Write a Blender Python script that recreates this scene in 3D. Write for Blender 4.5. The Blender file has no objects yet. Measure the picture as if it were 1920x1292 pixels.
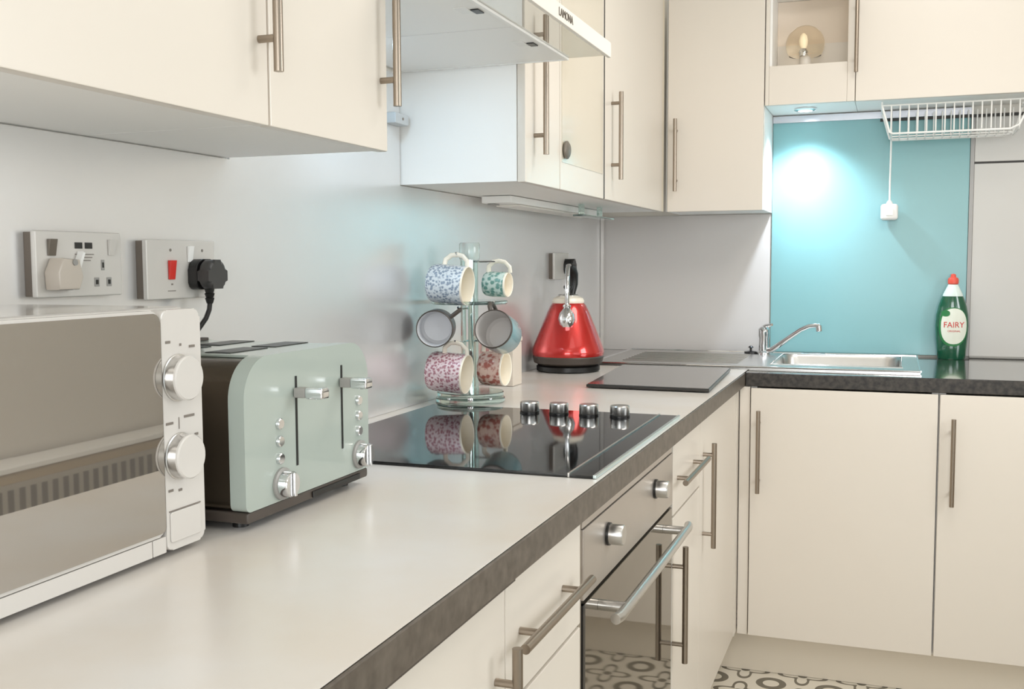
import bpy, bmesh, math, random
from mathutils import Vector, Matrix
random.seed(7)
S = bpy.context.scene
COL = S.collection
V = Vector

# ------------------------------------------------------------------ camera
YAW, PITCH, ROLL = math.radians(20.008), math.radians(-4.437), math.radians(-0.2444)
FPX = 1955.05
fw = V((-math.sin(YAW) * math.cos(PITCH), math.cos(YAW) * math.cos(PITCH), math.sin(PITCH)))
rt = fw.cross(V((0, 0, 1))).normalized()
up = rt.cross(fw)
cr = rt * math.cos(ROLL) + up * math.sin(ROLL)
cu = -rt * math.sin(ROLL) + up * math.cos(ROLL)
cd = bpy.data.cameras.new('camera')
cd.sensor_fit = 'HORIZONTAL'; cd.sensor_width = 36.0
cd.lens = FPX / 1920 * 36.0
cd.clip_start = 0.02
cam = bpy.data.objects.new('camera', cd)
COL.objects.link(cam)
M = Matrix((cr, cu, -fw)).transposed().to_4x4()
M.translation = V((1.01707, -1.27714, 1.23057))
cam.matrix_world = M
S.camera = cam

# ------------------------------------------------------------------ world, exposure, lamps
w = bpy.data.worlds.new('world'); S.world = w; w.use_nodes = True
w.node_tree.nodes['Background'].inputs[0].default_value = (0.9, 0.95, 1.0, 1)
w.node_tree.nodes['Background'].inputs[1].default_value = 0.6
S.view_settings.view_transform = 'Standard'
S.view_settings.look = 'None'
S.view_settings.gamma = 1.0
S.view_settings.use_curve_mapping = False
S.view_settings.exposure = 0.20
S.cycles.max_bounces = 10
S.cycles.diffuse_bounces = 6
S.cycles.use_denoising = True
S.cycles.sample_clamp_indirect = 6.0


def lamp(name, kind, loc, power, color, size=None, size_y=None, direction=None, **kw):
    l = bpy.data.lights.new(name, kind)
    l.energy = power; l.color = color
    if kind == 'AREA':
        l.shape = 'RECTANGLE' if size_y else 'DISK'
        l.size = size
        if size_y: l.size_y = size_y
    for k, v in kw.items(): setattr(l, k, v)
    o = bpy.data.objects.new(name, l); COL.objects.link(o)
    o.location = loc
    if direction is not None:
        o.rotation_euler = V(direction).to_track_quat('-Z', 'Y').to_euler()
    return o

WARM = (1.0, 0.945, 0.88)
SOFT = (1.0, 0.98, 0.96)
lamp('ceiling_lamp_light', 'AREA', (1.20, 1.10, 2.355), 10.5, WARM, 0.80, direction=(0, 0, -1))
lamp('ceiling_lamp_light', 'AREA', (1.30, -0.20, 2.355), 1.2, SOFT, 0.80, direction=(0, 0, -1))
lamp('ceiling_lamp_light', 'AREA', (1.40, -1.70, 2.355), 2.5, SOFT, 0.80, direction=(0, 0, -1))
lamp('window_daylight_fill', 'AREA', (1.25, -2.56, 1.40), 26, (0.96, 0.98, 1.0), 1.3, 1.1, direction=(0, 1, 0))
lamp('window_daylight_fill', 'AREA', (2.37, 0.70, 1.60), 15, (0.95, 0.98, 1.0), 0.80, 0.85, direction=(-1, 0, 0))  # side fill for the left wall; its window is added to carry it
lamp('added_patio_fill', 'AREA', (2.36, -0.95, 1.05), 6, (0.95, 0.98, 1.0), 1.9, 1.3, direction=(-1, 0, 0))  # low side fill; the patio door around it is added
lamp('hood_light', 'AREA', (0.085, 0.28, 1.640), 0.10, (0.46, 0.75, 1.0), 0.07, direction=(0, 0, -1))
lamp('hood_light', 'AREA', (0.080, 0.485, 1.640), 0.46, (0.46, 0.75, 1.0), 0.07, direction=(0, 0, -1))
lamp('downlight_spot', 'SPOT', (0.735, 2.365, 1.727), 38, (0.76, 0.88, 1.0), direction=(0, 0.0, -1),
     spot_size=math.radians(118), spot_blend=1.0, shadow_soft_size=0.03)


# ------------------------------------------------------------------ materials
def lin(c):
    return tuple(((v / 255) / 12.92 if v / 255 <= .04045 else ((v / 255 + .055) / 1.055) ** 2.4) for v in c)

MATS = {}
def mat(name, rgb, rough=0.5, metal=0.0, spec=None, noise=None, bump=None, coat=0.0, coat_rough=.05, trans=0.0, ior=None, emit=None, alpha=None):
    """noise = (rgb2, scale, contrast, detail); bump = (scale, strength)"""
    if name in MATS: return MATS[name]
    m = bpy.data.materials.new(name); m.use_nodes = True
    nt = m.node_tree; b = nt.nodes['Principled BSDF']
    I = b.inputs
    I['Base Color'].default_value = (*lin(rgb), 1)
    I['Roughness'].default_value = rough
    I['Metallic'].default_value = metal
    if spec is not None: I['Specular IOR Level'].default_value = spec
    if ior: I['IOR'].default_value = ior
    if coat: I['Coat Weight'].default_value = coat; I['Coat Roughness'].default_value = coat_rough
    if trans: I['Transmission Weight'].default_value = trans
    if emit: I['Emission Color'].default_value = (*lin(emit[0]), 1); I['Emission Strength'].default_value = emit[1]
    if noise or bump:
        tc = nt.nodes.new('ShaderNodeTexCoord')
    if noise:
        n = nt.nodes.new('ShaderNodeTexNoise')
        n.inputs['Scale'].default_value = noise[1]
        n.inputs['Detail'].default_value = noise[3] if len(noise) > 3 else 3
        nt.links.new(tc.outputs['Object'], n.inputs['Vector'])
        r = nt.nodes.new('ShaderNodeValToRGB')
        k = noise[2]
        r.color_ramp.elements[0].position = .5 - k; r.color_ramp.elements[1].position = .5 + k
        r.color_ramp.elements[0].color = (*lin(rgb), 1); r.color_ramp.elements[1].color = (*lin(noise[0]), 1)
        nt.links.new(n.outputs[0], r.inputs[0]); nt.links.new(r.outputs[0], I['Base Color'])
    if bump:
        n2 = nt.nodes.new('ShaderNodeTexNoise'); n2.inputs['Scale'].default_value = bump[0]
        nt.links.new(tc.outputs['Object'], n2.inputs['Vector'])
        bp = nt.nodes.new('ShaderNodeBump'); bp.inputs['Strength'].default_value = bump[1]
        bp.inputs['Distance'].default_value = .002
        nt.links.new(n2.outputs[0], bp.inputs['Height']); nt.links.new(bp.outputs[0], I['Normal'])
    MATS[name] = m
    return m

cream = mat('cream_gloss_door', (222, 214, 203), .30, coat=.12, coat_rough=.12)
carc = mat('white_melamine', (243, 242, 239), .45)
wallp = mat('plaster', (232, 228, 220), .7)
ceilm = mat('ceiling_paint', (240, 238, 232), .8)
taupe = mat('taupe_paint', (212, 207, 199), .7)
splash = mat('grey_sheen_laminate', (230, 229, 228), .27, metal=.55, spec=.7, noise=((236, 235, 234), 3.0, .3))
teal = mat('aqua_glass', (126, 174, 177), .30, spec=.5, coat=.15, coat_rough=.12)
nickel = mat('brushed_nickel', (158, 146, 133), .33, metal=1.0)
steel = mat('brushed_steel', (205, 203, 200), .28, metal=1.0)
chrome = mat('chrome', (225, 226, 228), .07, metal=1.0)
fascia = mat('oven_steel', (198, 191, 184), .38, metal=.85)
ovglass = mat('oven_glass', (120, 112, 100), .04, metal=.85)
black = mat('black_plastic', (24, 23, 22), .35)
blackgl = mat('hob_glass', (13, 13, 15), .04, spec=.55)
topm = mat('pale_worktop', (221, 219, 217), .24, spec=.6, noise=((215, 206, 195), 4.0, .2, 7))
edgem = mat('worktop_edge', (104, 95, 85), .45, noise=((78, 70, 61), 60.0, .22, 6))
granite = mat('dark_granite_laminate', (46, 44, 40), .13, spec=.8, coat=.8, coat_rough=.06, noise=((70, 66, 60), 120.0, .18, 6))
granedge = mat('dark_granite_edge', (22, 20, 18), .4, noise=((66, 60, 54), 75.0, .16, 6))
white = mat('white_plastic', (238, 237, 234), .35)
whitegl = mat('white_enamel', (206, 202, 197), .22, coat=.4)
grey_pl = mat('grey_plastic', (150, 148, 144), .4)
platem = mat('satin_socket_plate', (206, 202, 196), .35, metal=.1)
red_sw = mat('red_rocker', (205, 48, 40), .35)
sage = mat('sage_enamel', (166, 176, 169), .22, coat=.5)
bronze = mat('dark_polished_shell', (96, 86, 74), .16, metal=.9)
darkbr = mat('dark_brown_plastic', (74, 66, 60), .4)
mwglass = mat('mirrored_door_glass', (192, 188, 183), .02, metal=.9)
redk = mat('metallic_red', (196, 32, 26), .22, metal=.5, coat=1.0, coat_rough=.05)
ivory = mat('glazed_ivory', (246, 238, 222), .25)
greymug = mat('mug_grey_inside', (205, 200, 196), .35)
tealmug = mat('mug_teal_enamel', (128, 160, 166), .25, coat=.4)
glass = mat('clear_glass', (235, 248, 244), .03, trans=1.0, ior=1.45)
visorgl = mat('hood_visor_glass', (212, 213, 211), .0, trans=1.0, ior=1.04, spec=.3)
aqglass = mat('green_edged_glass', (222, 242, 236), .05, trans=.92, ior=1.3)
smoke = mat('smoked_glass', (250, 243, 230), .02, trans=1.0, ior=1.10)
bulbm = mat('lamp_bulb', (255, 244, 220), .3, emit=((255, 226, 175), .12))
reflect_beige = mat('door_reflection_beige', (212, 203, 186), .16, coat=.4)  # beige tone painted in for a reflection on a door
reflect_m = mat('reflection_niche_beige', (228, 214, 198), .6)  # carries the darker upper part of the door reflection
plinthm = mat('plinth_cream', (218, 208, 192), .45)
board_m = mat('dark_glass_board', (78, 74, 70), .1, coat=.7, noise=((98, 94, 90), 200.0, .2, 4))
boardedge = mat('board_edge', (48, 45, 42), .3)
dishgreen = mat('green_liquid_bottle', (16, 84, 58), .12, coat=.8)
labelm = mat('label_white', (232, 236, 222), .4)
labelgr = mat('label_green', (40, 120, 66), .4)
redtxt = mat('label_red_print', (205, 52, 46), .4)
redcap = mat('red_cap', (226, 88, 72), .4)
clearcap = mat('milky_cap', (226, 240, 236), .25)
darkgap = mat('shadow_gap_strip', (60, 58, 56), .6)
print_m = mat('dark_print', (120, 112, 104), .5)
puckm = mat('downlight_lens', (255, 255, 255), .3, emit=((225, 243, 255), 10.0))
greylip = mat('light_grey_plastic', (196, 200, 202), .4)


def pattern_mug(name, light, dark, scale):
    m = bpy.data.materials.new(name); m.use_nodes = True; nt = m.node_tree
    b = nt.nodes['Principled BSDF']; b.inputs['Roughness'].default_value = .25
    tc = nt.nodes.new('ShaderNodeTexCoord')
    v = nt.nodes.new('ShaderNodeTexVoronoi'); v.inputs['Scale'].default_value = scale
    n = nt.nodes.new('ShaderNodeTexNoise'); n.inputs['Scale'].default_value = scale * 1.6; n.inputs['Detail'].default_value = 5
    mx = nt.nodes.new('ShaderNodeMath'); mx.operation = 'MULTIPLY'
    r = nt.nodes.new('ShaderNodeValToRGB')
    r.color_ramp.elements[0].position = .16; r.color_ramp.elements[1].position = .30
    r.color_ramp.elements[0].color = (*lin(dark), 1); r.color_ramp.elements[1].color = (*lin(light), 1)
    nt.links.new(tc.outputs['Object'], v.inputs['Vector']); nt.links.new(tc.outputs['Object'], n.inputs['Vector'])
    nt.links.new(v.outputs['Distance'], mx.inputs[0]); nt.links.new(n.outputs[0], mx.inputs[1])
    nt.links.new(mx.outputs[0], r.inputs[0]); nt.links.new(r.outputs[0], b.inputs['Base Color'])
    return m
mugblue = pattern_mug('mug_blue_speckle', (222, 230, 236), (140, 156, 176), 150)
muggreen = pattern_mug('mug_green_floral', (204, 222, 216), (110, 156, 148), 95)
mugpink = pattern_mug('mug_pink_speckle', (232, 214, 218), (172, 118, 130), 150)
mugred = pattern_mug('mug_rose_floral', (220, 190, 178), (172, 104, 94), 85)


def floor_material():
    m = bpy.data.materials.new('patterned_vinyl_tile'); m.use_nodes = True; nt = m.node_tree
    b = nt.nodes['Principled BSDF']; b.inputs['Roughness'].default_value = .35
    tc = nt.nodes.new('ShaderNodeTexCoord')
    sx = nt.nodes.new('ShaderNodeSeparateXYZ'); nt.links.new(tc.outputs['Object'], sx.inputs[0])
    def math_n(op, a, bb=None):
        n = nt.nodes.new('ShaderNodeMath'); n.operation = op
        for i, q in enumerate((a, bb)):
            if q is None: continue
            if isinstance(q, (int, float)): n.inputs[i].default_value = q
            else: nt.links.new(q, n.inputs[i])
        return n.outputs[0]
    def cell(o): return math_n('SUBTRACT', math_n('FRACT', math_n('MULTIPLY', o, 6.0)), .5)
    fx, fy = cell(sx.outputs[0]), cell(sx.outputs[1])
    ax, ay = math_n('ABSOLUTE', fx), math_n('ABSOLUTE', fy)
    rad = math_n('SQRT', math_n('ADD', math_n('MULTIPLY', fx, fx), math_n('MULTIPLY', fy, fy)))
    ang = math_n('ARCTAN2', fy, fx)
    petal = math_n('ADD', math_n('MULTIPLY', math_n('COSINE', math_n('MULTIPLY', ang, 4.0)), .12), .27)
    p1 = math_n('LESS_THAN', math_n('ABSOLUTE', math_n('SUBTRACT', rad, petal)), .045)
    cx, cy = math_n('SUBTRACT', .5, ax), math_n('SUBTRACT', .5, ay)
    rc = math_n('SQRT', math_n('ADD', math_n('MULTIPLY', cx, cx), math_n('MULTIPLY', cy, cy)))
    p2 = math_n('LESS_THAN', math_n('ABSOLUTE', math_n('SUBTRACT', rc, .2)), .06)
    p3 = math_n('LESS_THAN', rad, .08)
    pm = math_n('MINIMUM', math_n('ADD', math_n('ADD', p1, p2), p3), 1.0)
    mix = nt.nodes.new('ShaderNodeMix'); mix.data_type = 'RGBA'
    nt.links.new(pm, mix.inputs[0])
    mix.inputs[6].default_value = (*lin((214, 207, 193)), 1); mix.inputs[7].default_value = (*lin((104, 98, 85)), 1)
    nt.links.new(mix.outputs[2], b.inputs['Base Color'])
    return m


# ------------------------------------------------------------------ mesh helpers
class B:
    def __init__(s): s.bm = bmesh.new(); s.bev = False
    def box(s, x0, x1, y0, y1, z0, z1, bev=0.0, seg=2):
        r = bmesh.ops.create_cube(s.bm, size=1.0)
        vs = r['verts']
        for v in vs:
            v.co = V(((x0 + x1) / 2 + v.co.x * (x1 - x0), (y0 + y1) / 2 + v.co.y * (y1 - y0), (z0 + z1) / 2 + v.co.z * (z1 - z0)))
        if bev:
            s.bev = True
            es = list({e for v in vs for e in v.link_edges})
            bmesh.ops.bevel(s.bm, geom=es, offset=bev, segments=seg, affect='EDGES', profile=.5)
        return s
    def ring(s, c, u, v, r, n, rv=None):
        rv = r if rv is None else rv
        return [s.bm.verts.new(c + u * (r * math.cos(2 * math.pi * i / n)) + v * (rv * math.sin(2 * math.pi * i / n))) for i in range(n)]
    def loft(s, rings, cap0=True, cap1=True, mi=0):
        n = len(rings[0])
        for a, b in zip(rings, rings[1:]):
            for i in range(n):
                f = s.bm.faces.new((a[i], a[(i + 1) % n], b[(i + 1) % n], b[i])); f.material_index = mi
        if cap0: s.bm.faces.new(list(reversed(rings[0]))).material_index = mi
        if cap1: s.bm.faces.new(rings[-1]).material_index = mi
        return s
    def lathe(s, prof, c=(0, 0, 0), axis=(0, 0, 1), n=32, cap0=True, cap1=True, mis=None):
        """prof: (radius, height) pairs along the axis"""
        a = V(axis).normalized(); u = a.orthogonal().normalized(); v = a.cross(u); c = V(c)
        rings = [s.ring(c + a * h, u, v, max(r, 1e-5), n) for r, h in prof]
        for k, (p, q) in enumerate(zip(rings, rings[1:])):
            for i in range(n):
                f = s.bm.faces.new((p[i], p[(i + 1) % n], q[(i + 1) % n], q[i]))
                f.material_index = mis[k] if mis else 0
        if cap0: s.bm.faces.new(list(reversed(rings[0])))
        if cap1:
            f = s.bm.faces.new(rings[-1]); f.material_index = mis[-1] if mis else 0
        return s
    def cyl(s, p0, p1, r, n=16, r1=None):
        p0, p1 = V(p0), V(p1); d = p1 - p0
        return s.lathe([(r, 0), (r if r1 is None else r1, d.length)], p0, d, n)
    def tube(s, pts, r, n=8, flat=None):
        """swept tube along points; flat scales the second axis"""
        pts = [V(p) for p in pts]; rings = []; u = None
        for i, p in enumerate(pts):
            t = (pts[min(i + 1, len(pts) - 1)] - pts[max(i - 1, 0)]).normalized()
            if u is None: u = t.orthogonal().normalized()
            else: u = (u - t * u.dot(t)).normalized()
            rr = r[i] if isinstance(r, (list, tuple)) else r
            rings.append(s.ring(p, u, t.cross(u), rr, n, rr * (flat or 1)))
        return s.loft(rings)
    def prism(s, poly, d, axis=0, bev=0.0, seg=3, w0=0.0):
        """poly of 2-D points extruded along an axis from w0 to w0+d"""
        def P(p, w):
            return V((w, p[0], p[1])) if axis == 0 else (V((p[0], w, p[1])) if axis == 1 else V((p[0], p[1], w)))
        a = [s.bm.verts.new(P(p, w0)) for p in poly]; b = [s.bm.verts.new(P(p, w0 + d)) for p in poly]
        n = len(poly)
        for i in range(n): s.bm.faces.new((a[i], a[(i + 1) % n], b[(i + 1) % n], b[i]))
        f0 = s.bm.faces.new(list(reversed(a))); f1 = s.bm.faces.new(b)
        if bev:
            s.bev = True
            es = list(f0.edges) + list(f1.edges)
            bmesh.ops.bevel(s.bm, geom=es, offset=bev, segments=seg, affect='EDGES', profile=.5)
        return s


WM = {}
def obj(name, b, m, parent=None, loc=None, angle=35, local=False, kind=None, label=None):
    """link the builder's mesh as ONE object. Geometry is in world coordinates unless local"""
    me = bpy.data.meshes.new(name)
    bmesh.ops.recalc_face_normals(b.bm, faces=b.bm.faces)
    o = bpy.data.objects.new(name, me); COL.objects.link(o)
    if parent is not None:
        W = WM[parent.name]
        if not local: b.bm.transform(W.inverted())
        o.parent = parent; WM[o.name] = W
    else:
        if loc is None:
            xs = [v.co for v in b.bm.verts]
            loc = V(((min(c.x for c in xs) + max(c.x for c in xs)) / 2, (min(c.y for c in xs) + max(c.y for c in xs)) / 2, min(c.z for c in xs)))
        loc = V(loc); b.bm.transform(Matrix.Translation(-loc)); o.location = loc
        WM[o.name] = Matrix.Translation(loc)
    b.bm.to_mesh(me); b.bm.free()
    for mm in (m if isinstance(m, (list, tuple)) else [m]): me.materials.append(mm)
    for p in me.polygons: p.use_smooth = True
    me.set_sharp_from_angle(angle=math.radians(angle))
    if b.bev:
        wn = o.modifiers.new('weighted_normal', 'WEIGHTED_NORMAL'); wn.keep_sharp = True; wn.weight = 100
    if kind: o['kind'] = kind
    if label: o['label'] = label
    return o

def tag(o, label, cat, group=None):
    o['label'] = label; o['category'] = cat
    if group: o['group'] = group
    return o

def thing(name, label, cat, loc=(0, 0, 0), group=None, mw=None):
    o = bpy.data.objects.new(name, None); COL.objects.link(o)
    o.empty_display_size = .05
    mw = mw or Matrix.Translation(V(loc))
    o.matrix_world = mw
    WM[o.name] = mw.copy()
    return tag(o, label, cat, group)

def struct(name, b, m):
    return obj(name, b, m, kind='structure')

def textmesh(body, size, depth=.0004):
    c = bpy.data.curves.new('lettering', 'FONT'); c.body = body; c.size = size; c.extrude = depth
    c.align_x = 'CENTER'; c.align_y = 'CENTER'
    t = bpy.data.objects.new('lettering', c); COL.objects.link(t)
    me = bpy.data.meshes.new_from_object(t.evaluated_get(bpy.context.evaluated_depsgraph_get()))
    bpy.data.objects.remove(t); bpy.data.curves.remove(c)
    b = B(); b.bm.from_mesh(me); bpy.data.meshes.remove(me)
    return b

def rrect(y0, y1, z0, z1, rt_, rb, n=8):
    """rounded rectangle outline, top radius rt_, bottom radius rb, counter-clockwise"""
    pts = []
    for cx, cz, r, a0 in ((y1 - rb, z0 + rb, rb, -90), (y1 - rt_, z1 - rt_, rt_, 0), (y0 + rt_, z1 - rt_, rt_, 90), (y0 + rb, z0 + rb, rb, 180)):
        for k in range(n + 1):
            a = math.radians(a0 + 90 * k / n)
            pts.append((cx + r * math.cos(a), cz + r * math.sin(a)))
    return pts

# ------------------------------------------------------------------ the room
ZC = .91                     # worktop height
YB = 2.493                   # face of the back wall panels
XR, YF, ZT = 2.42, -2.62, 2.40
struct('floor', B().box(-.1, XR + .1, YF - .1, 2.6, -.08, 0), floor_material())
struct('ceiling', B().box(-.1, XR + .1, YF - .1, 2.6, ZT, ZT + .08), ceilm)
struct('wall_left', B().box(-.1, -.008, YF, 2.6, 0, ZT), wallp)
struct('wall_back', B().box(-.008, XR, 2.501, 2.6, 0, ZT), wallp)
wr = B()
wr.box(XR, XR + .1, YF, -1.95, 0, ZT); wr.box(XR, XR + .1, .05, .20, 0, ZT); wr.box(XR, XR + .1, 1.20, 2.6, 0, ZT); wr.box(XR, XR + .1, .20, 1.20, 0, 1.12); wr.box(XR, XR + .1, .20, 1.20, 2.08, ZT); wr.box(XR, XR + .1, -1.95, .05, 2.1, ZT)
struct('wall_right', wr, taupe)
w2 = B()
for a in ((.20, .25, 1.12, 2.08), (1.15, 1.20, 1.12, 2.08), (.25, 1.15, 1.12, 1.17), (.25, 1.15, 2.03, 2.08)):
    w2.box(XR + .02, XR + .07, a[0], a[1], a[2], a[3])
w2 = struct('added_window', w2, white)  # unseen window, added to let fill light in from the right
obj('window_pane', B().box(XR + .042, XR + .048, .25, 1.15, 1.17, 2.03), glass, w2)
dw = B()
for a in ((-1.95, -1.88, 0, 2.1), (-.02, .05, 0, 2.1), (-1.88, -.02, 2.03, 2.1), (-1.88, -.02, 0, .08), (-.985, -.915, .08, 2.03)):
    dw.box(XR + .02, XR + .07, a[0], a[1], a[2], a[3])
dw = struct('added_door', dw, white)  # unseen patio door, added to hold a fill light
for a in ((-1.88, -.985), (-.915, -.02)):
    obj('added_door_pane', B().box(XR + .042, XR + .048, a[0], a[1], .08, 2.03), glass, dw)
wf = B()
wf.box(-.008, .55, YF - .1, YF, 0, ZT); wf.box(1.95, XR, YF - .1, YF, 0, ZT)
wf.box(.55, 1.95, YF - .1, YF, 0, .85); wf.box(.55, 1.95, YF - .1, YF, 2.05, ZT)
struct('wall_front', wf, wallp)
win = B()
for a in ((.55, .60, .85, 2.05), (1.90, 1.95, .85, 2.05), (.60, 1.90, .85, .90), (.60, 1.90, 2.0, 2.05), (1.22, 1.28, .90, 2.0)):
    win.box(a[0], a[1], YF - .07, YF - .02, a[2], a[3])
wo = struct('window_1', win, white)
obj('window_pane', B().box(.60, 1.90, YF - .05, YF - .044, .90, 2.0), glass, wo)

# splashbacks -----------------------------------------------------
sp = B(); sp.box(-.0075, 0, -1.6, 2.492, .9105, 1.4015); sp.box(-.0075, 0, .177, .805, 1.4015, 1.64)
tag(obj('splashback_panel', sp, splash), 'pale grey sheen splashback along the long left wall behind toaster and mugs', 'splashback')
tag(obj('splashback_panel', B().box(.0005, .612, YB, 2.5005, .9105, 1.40), mat('grey_matt_laminate', (202, 198, 195), .4)),
    'matt grey splashback on the far wall between kettle and aqua glass', 'splashback')
tag(obj('glass_splashback', B().box(.6165, 1.249, YB - .004, 2.5005, .917, 1.735, .0015), teal),
    'aqua glass splashback behind the sink under the bright downlight', 'splashback')
struct('trim_1', B().box(.0005, .013, 2.472, YB - .0005, .911, 1.400, .002), whitegl)
struct('trim_2', B().box(1.2495, 1.262, YB - .008, 2.5005, .917, 1.71, .001), mat('trim_grey', (168, 166, 164), .4))
struct('trim_3', B().box(.6165, 1.25, YB - .012, YB - .0045, 1.711, 1.7345, .001), mat('satin_rail', (205, 205, 212), .22, metal=.9))
struct('trim_4', B().box(.968, 1.50, YB - .016, YB - .0125, 1.700, 1.7095), darkgap)
wpm = mat('wall_board', (206, 204, 200), .4)
wp = thing('wall_panel', 'white smooth wall boards with one horizontal joint right of the dish soap', 'wall panel', (1.5, YB, .917))
obj('board', B().box(1.2625, 1.78, YB - .006, 2.5005, .9175, 1.550, .0015), wpm, wp)
obj('board', B().box(1.2625, 1.78, YB - .006, 2.5005, 1.5565, 1.70, .0015), wpm, wp)
obj('joint', B().box(1.2625, 1.78, YB - .002, 2.5004, 1.5502, 1.5563), darkgap, wp)
obj('bead', B().box(1.2625, 1.78, YB - .014, YB - .0065, .9105, .9185, .003), grey_pl, wp)

# ------------------------------------------------------------------ handles and cabinets
PROUD = .027
def vbar(b, axis, face, along, z0, z1, posts):
    """vertical bar handle. axis 'x': door faces +x at x=face, along=y. axis 'y': door faces -y at y=face, along=x"""
    def P(out, z): return (face + out, along, z) if axis == 'x' else (along, face - out, z)
    b.cyl(P(PROUD, z0), P(PROUD, z1), .0062, 14)
    for z in posts: b.cyl(P(.0002, z), P(PROUD, z), .0048, 10)
    return b
def hbar(b, face, y0, y1, z, posts):
    b.cyl((face + PROUD, y0, z), (face + PROUD, y1, z), .0062, 14)
    for y in posts: b.cyl((face + .0002, y, z), (face + PROUD, y, z), .0048, 10)
    return b

XU, ZU, ZUT = .289, 1.4026, 2.12
def wall_unit_left(name, label, y0, y1, doors, cat='cabinet', group=None):
    t = thing(name, label, cat, (0, (y0 + y1) / 2, ZU), group)
    obj('carcass', B().box(-.0075, XU - .0195, y0 + .0012, y1 - .0012, ZU + .001, ZUT, .0008), carc, t)
    for (a, b_, h, extra) in doors:
        d = obj('door', B().box(XU - .0185, XU, a + .0015, b_ - .0015, ZU - .001, ZUT, .0022), cream, t)
        if h: obj('handle', vbar(B(), 'x', XU, *h), nickel, d)
        if extra: extra(d)
    return t
wall_unit_left('wall_cabinet', 'white wall cabinet at upper left above microwave and sockets', -.755, -.150,
               [(-.755, -.150, (-.170, 1.463, 1.76, (1.503, 1.72)), None)])
wall_unit_left('wall_cabinet', 'narrow white wall cabinet above the toaster, left of the hood', -.149, .1736,
               [(-.149, .1736, (.152, 1.466, 1.76, (1.505, 1.72)), None)])
def reflection_door(d):  # reflection on this glossy door, put in as beige panel and dark disc
    obj('reflection_panel', B().box(XU + .0002, XU + .0012, 1.064, 1.428, 1.466, 2.06), reflect_beige, d, label='beige panel painted in for a reflection on the door')
    obj('knob', B().lathe([(.010, 0), (.021, .003), (.021, .007), (.015, .011)], (XU + .0014, 1.086, 1.495), (1, 0, 0), 24), mat('reflection_grey', (128, 122, 114), .4, metal=.6), d, label='round dark disc put in for a reflection')  # dark disc shaped for the reflection, no real knob here
t = wall_unit_left('wall_cabinet', 'white wall cabinet right of hood with a reflection painted on one door', .8086, 1.4500,
               [(.8086, 1.052, (.867, 1.463, 1.757, (1.504, 1.717)), None), (1.053, 1.4435, None, reflection_door)])
wall_unit_left('wall_cabinet', 'cream wall cabinet in the corner with long handle above kettle', 1.4505, 2.2235,
               [(1.4540, 2.190, (1.522, 1.458, 1.694, (1.498, 1.664)), None)])
obj('filler_strip', B().box(XU - .0185, XU - .001, 2.1905, 2.2235, ZU, ZUT, .001), mat('filler_cream', (224, 214, 194), .4), bpy.data.objects['wall_cabinet.003'])

obj('gap_shade', B().box(XU - .0185, XU - .0004, 1.4506, 1.4536, ZU, ZUT).box(XU - .0185, XU - .0006, 1.4424, 1.4505, ZU, ZUT), darkgap, bpy.data.objects['wall_cabinet.003'])  # dark strip painted in for the shade in the door seam

def wall_unit_back(label, x0, x1, z0, door, handle, y1=2.4925, name='wall_cabinet'):
    t = thing(name, label, 'cabinet', ((x0 + x1) / 2, 2.36, z0))
    obj('carcass', B().box(x0 + .0005, x1 - .0005, 2.2445, y1, z0 + .001, ZUT, .0008), carc, t)
    d = obj('door', B().box(door[0], door[1], 2.2248, 2.2435, z0 - .001, ZUT, .0022), cream, t)
    if handle: obj('handle', vbar(B(), 'y', 2.2248, *handle), nickel, d)
    return t
wall_unit_back('tall cream wall cabinet on the far wall with side lit beside the sink', .2905, .6158, ZU, (.300, .6142), (.330, 1.468, 1.707, (1.505, 1.67)))
wall_unit_back('cream wall cabinet above the wire basket at upper right', .8945, 1.50, 1.737, (.8955, 1.4985), (.897, 1.822, 2.06, (1.86, 2.02)))
# niche modelled in place of a reflection in this unit's glossy door
t = thing('reflection_niche', 'cream wall cabinet with a niche modelled in place of its door reflection', 'cabinet', (.755, 2.36, 1.737))
nb = B()
nb.box(.6168, .6360, 2.2445, 2.4925, 1.738, ZUT); nb.box(.8750, .8938, 2.2445, 2.4925, 1.738, ZUT)
nb.box(.6361, .8749, 2.2445, 2.4925, 1.738, 1.756); nb.box(.6361, .8749, 2.2445, 2.4925, ZUT - .018, ZUT)
obj('carcass', nb, carc, t)
obj('back_panel', B().box(.6365, .8745, 2.400, 2.412, 1.9560, ZUT - .019), reflect_m, t, label='beige upper back, toned for the darker part of the reflection')
obj('back_panel', B().box(.6365, .8745, 2.396, 2.412, 1.757, 1.9555), cream, t)
obj('shelf', B().box(.6365, .8745, 2.246, 2.395, 1.850, 1.864), cream, t)
fr = B()
fr.box(.6172, .6290, 2.2248, 2.2435, 1.737, ZUT, .0015); fr.box(.8700, .8938, 2.2248, 2.2435, 1.737, ZUT, .0015)
fr.box(.6291, .8699, 2.2248, 2.2435, 1.737, 1.8615, .0015)
obj('door_frame', fr, cream, t)
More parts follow.
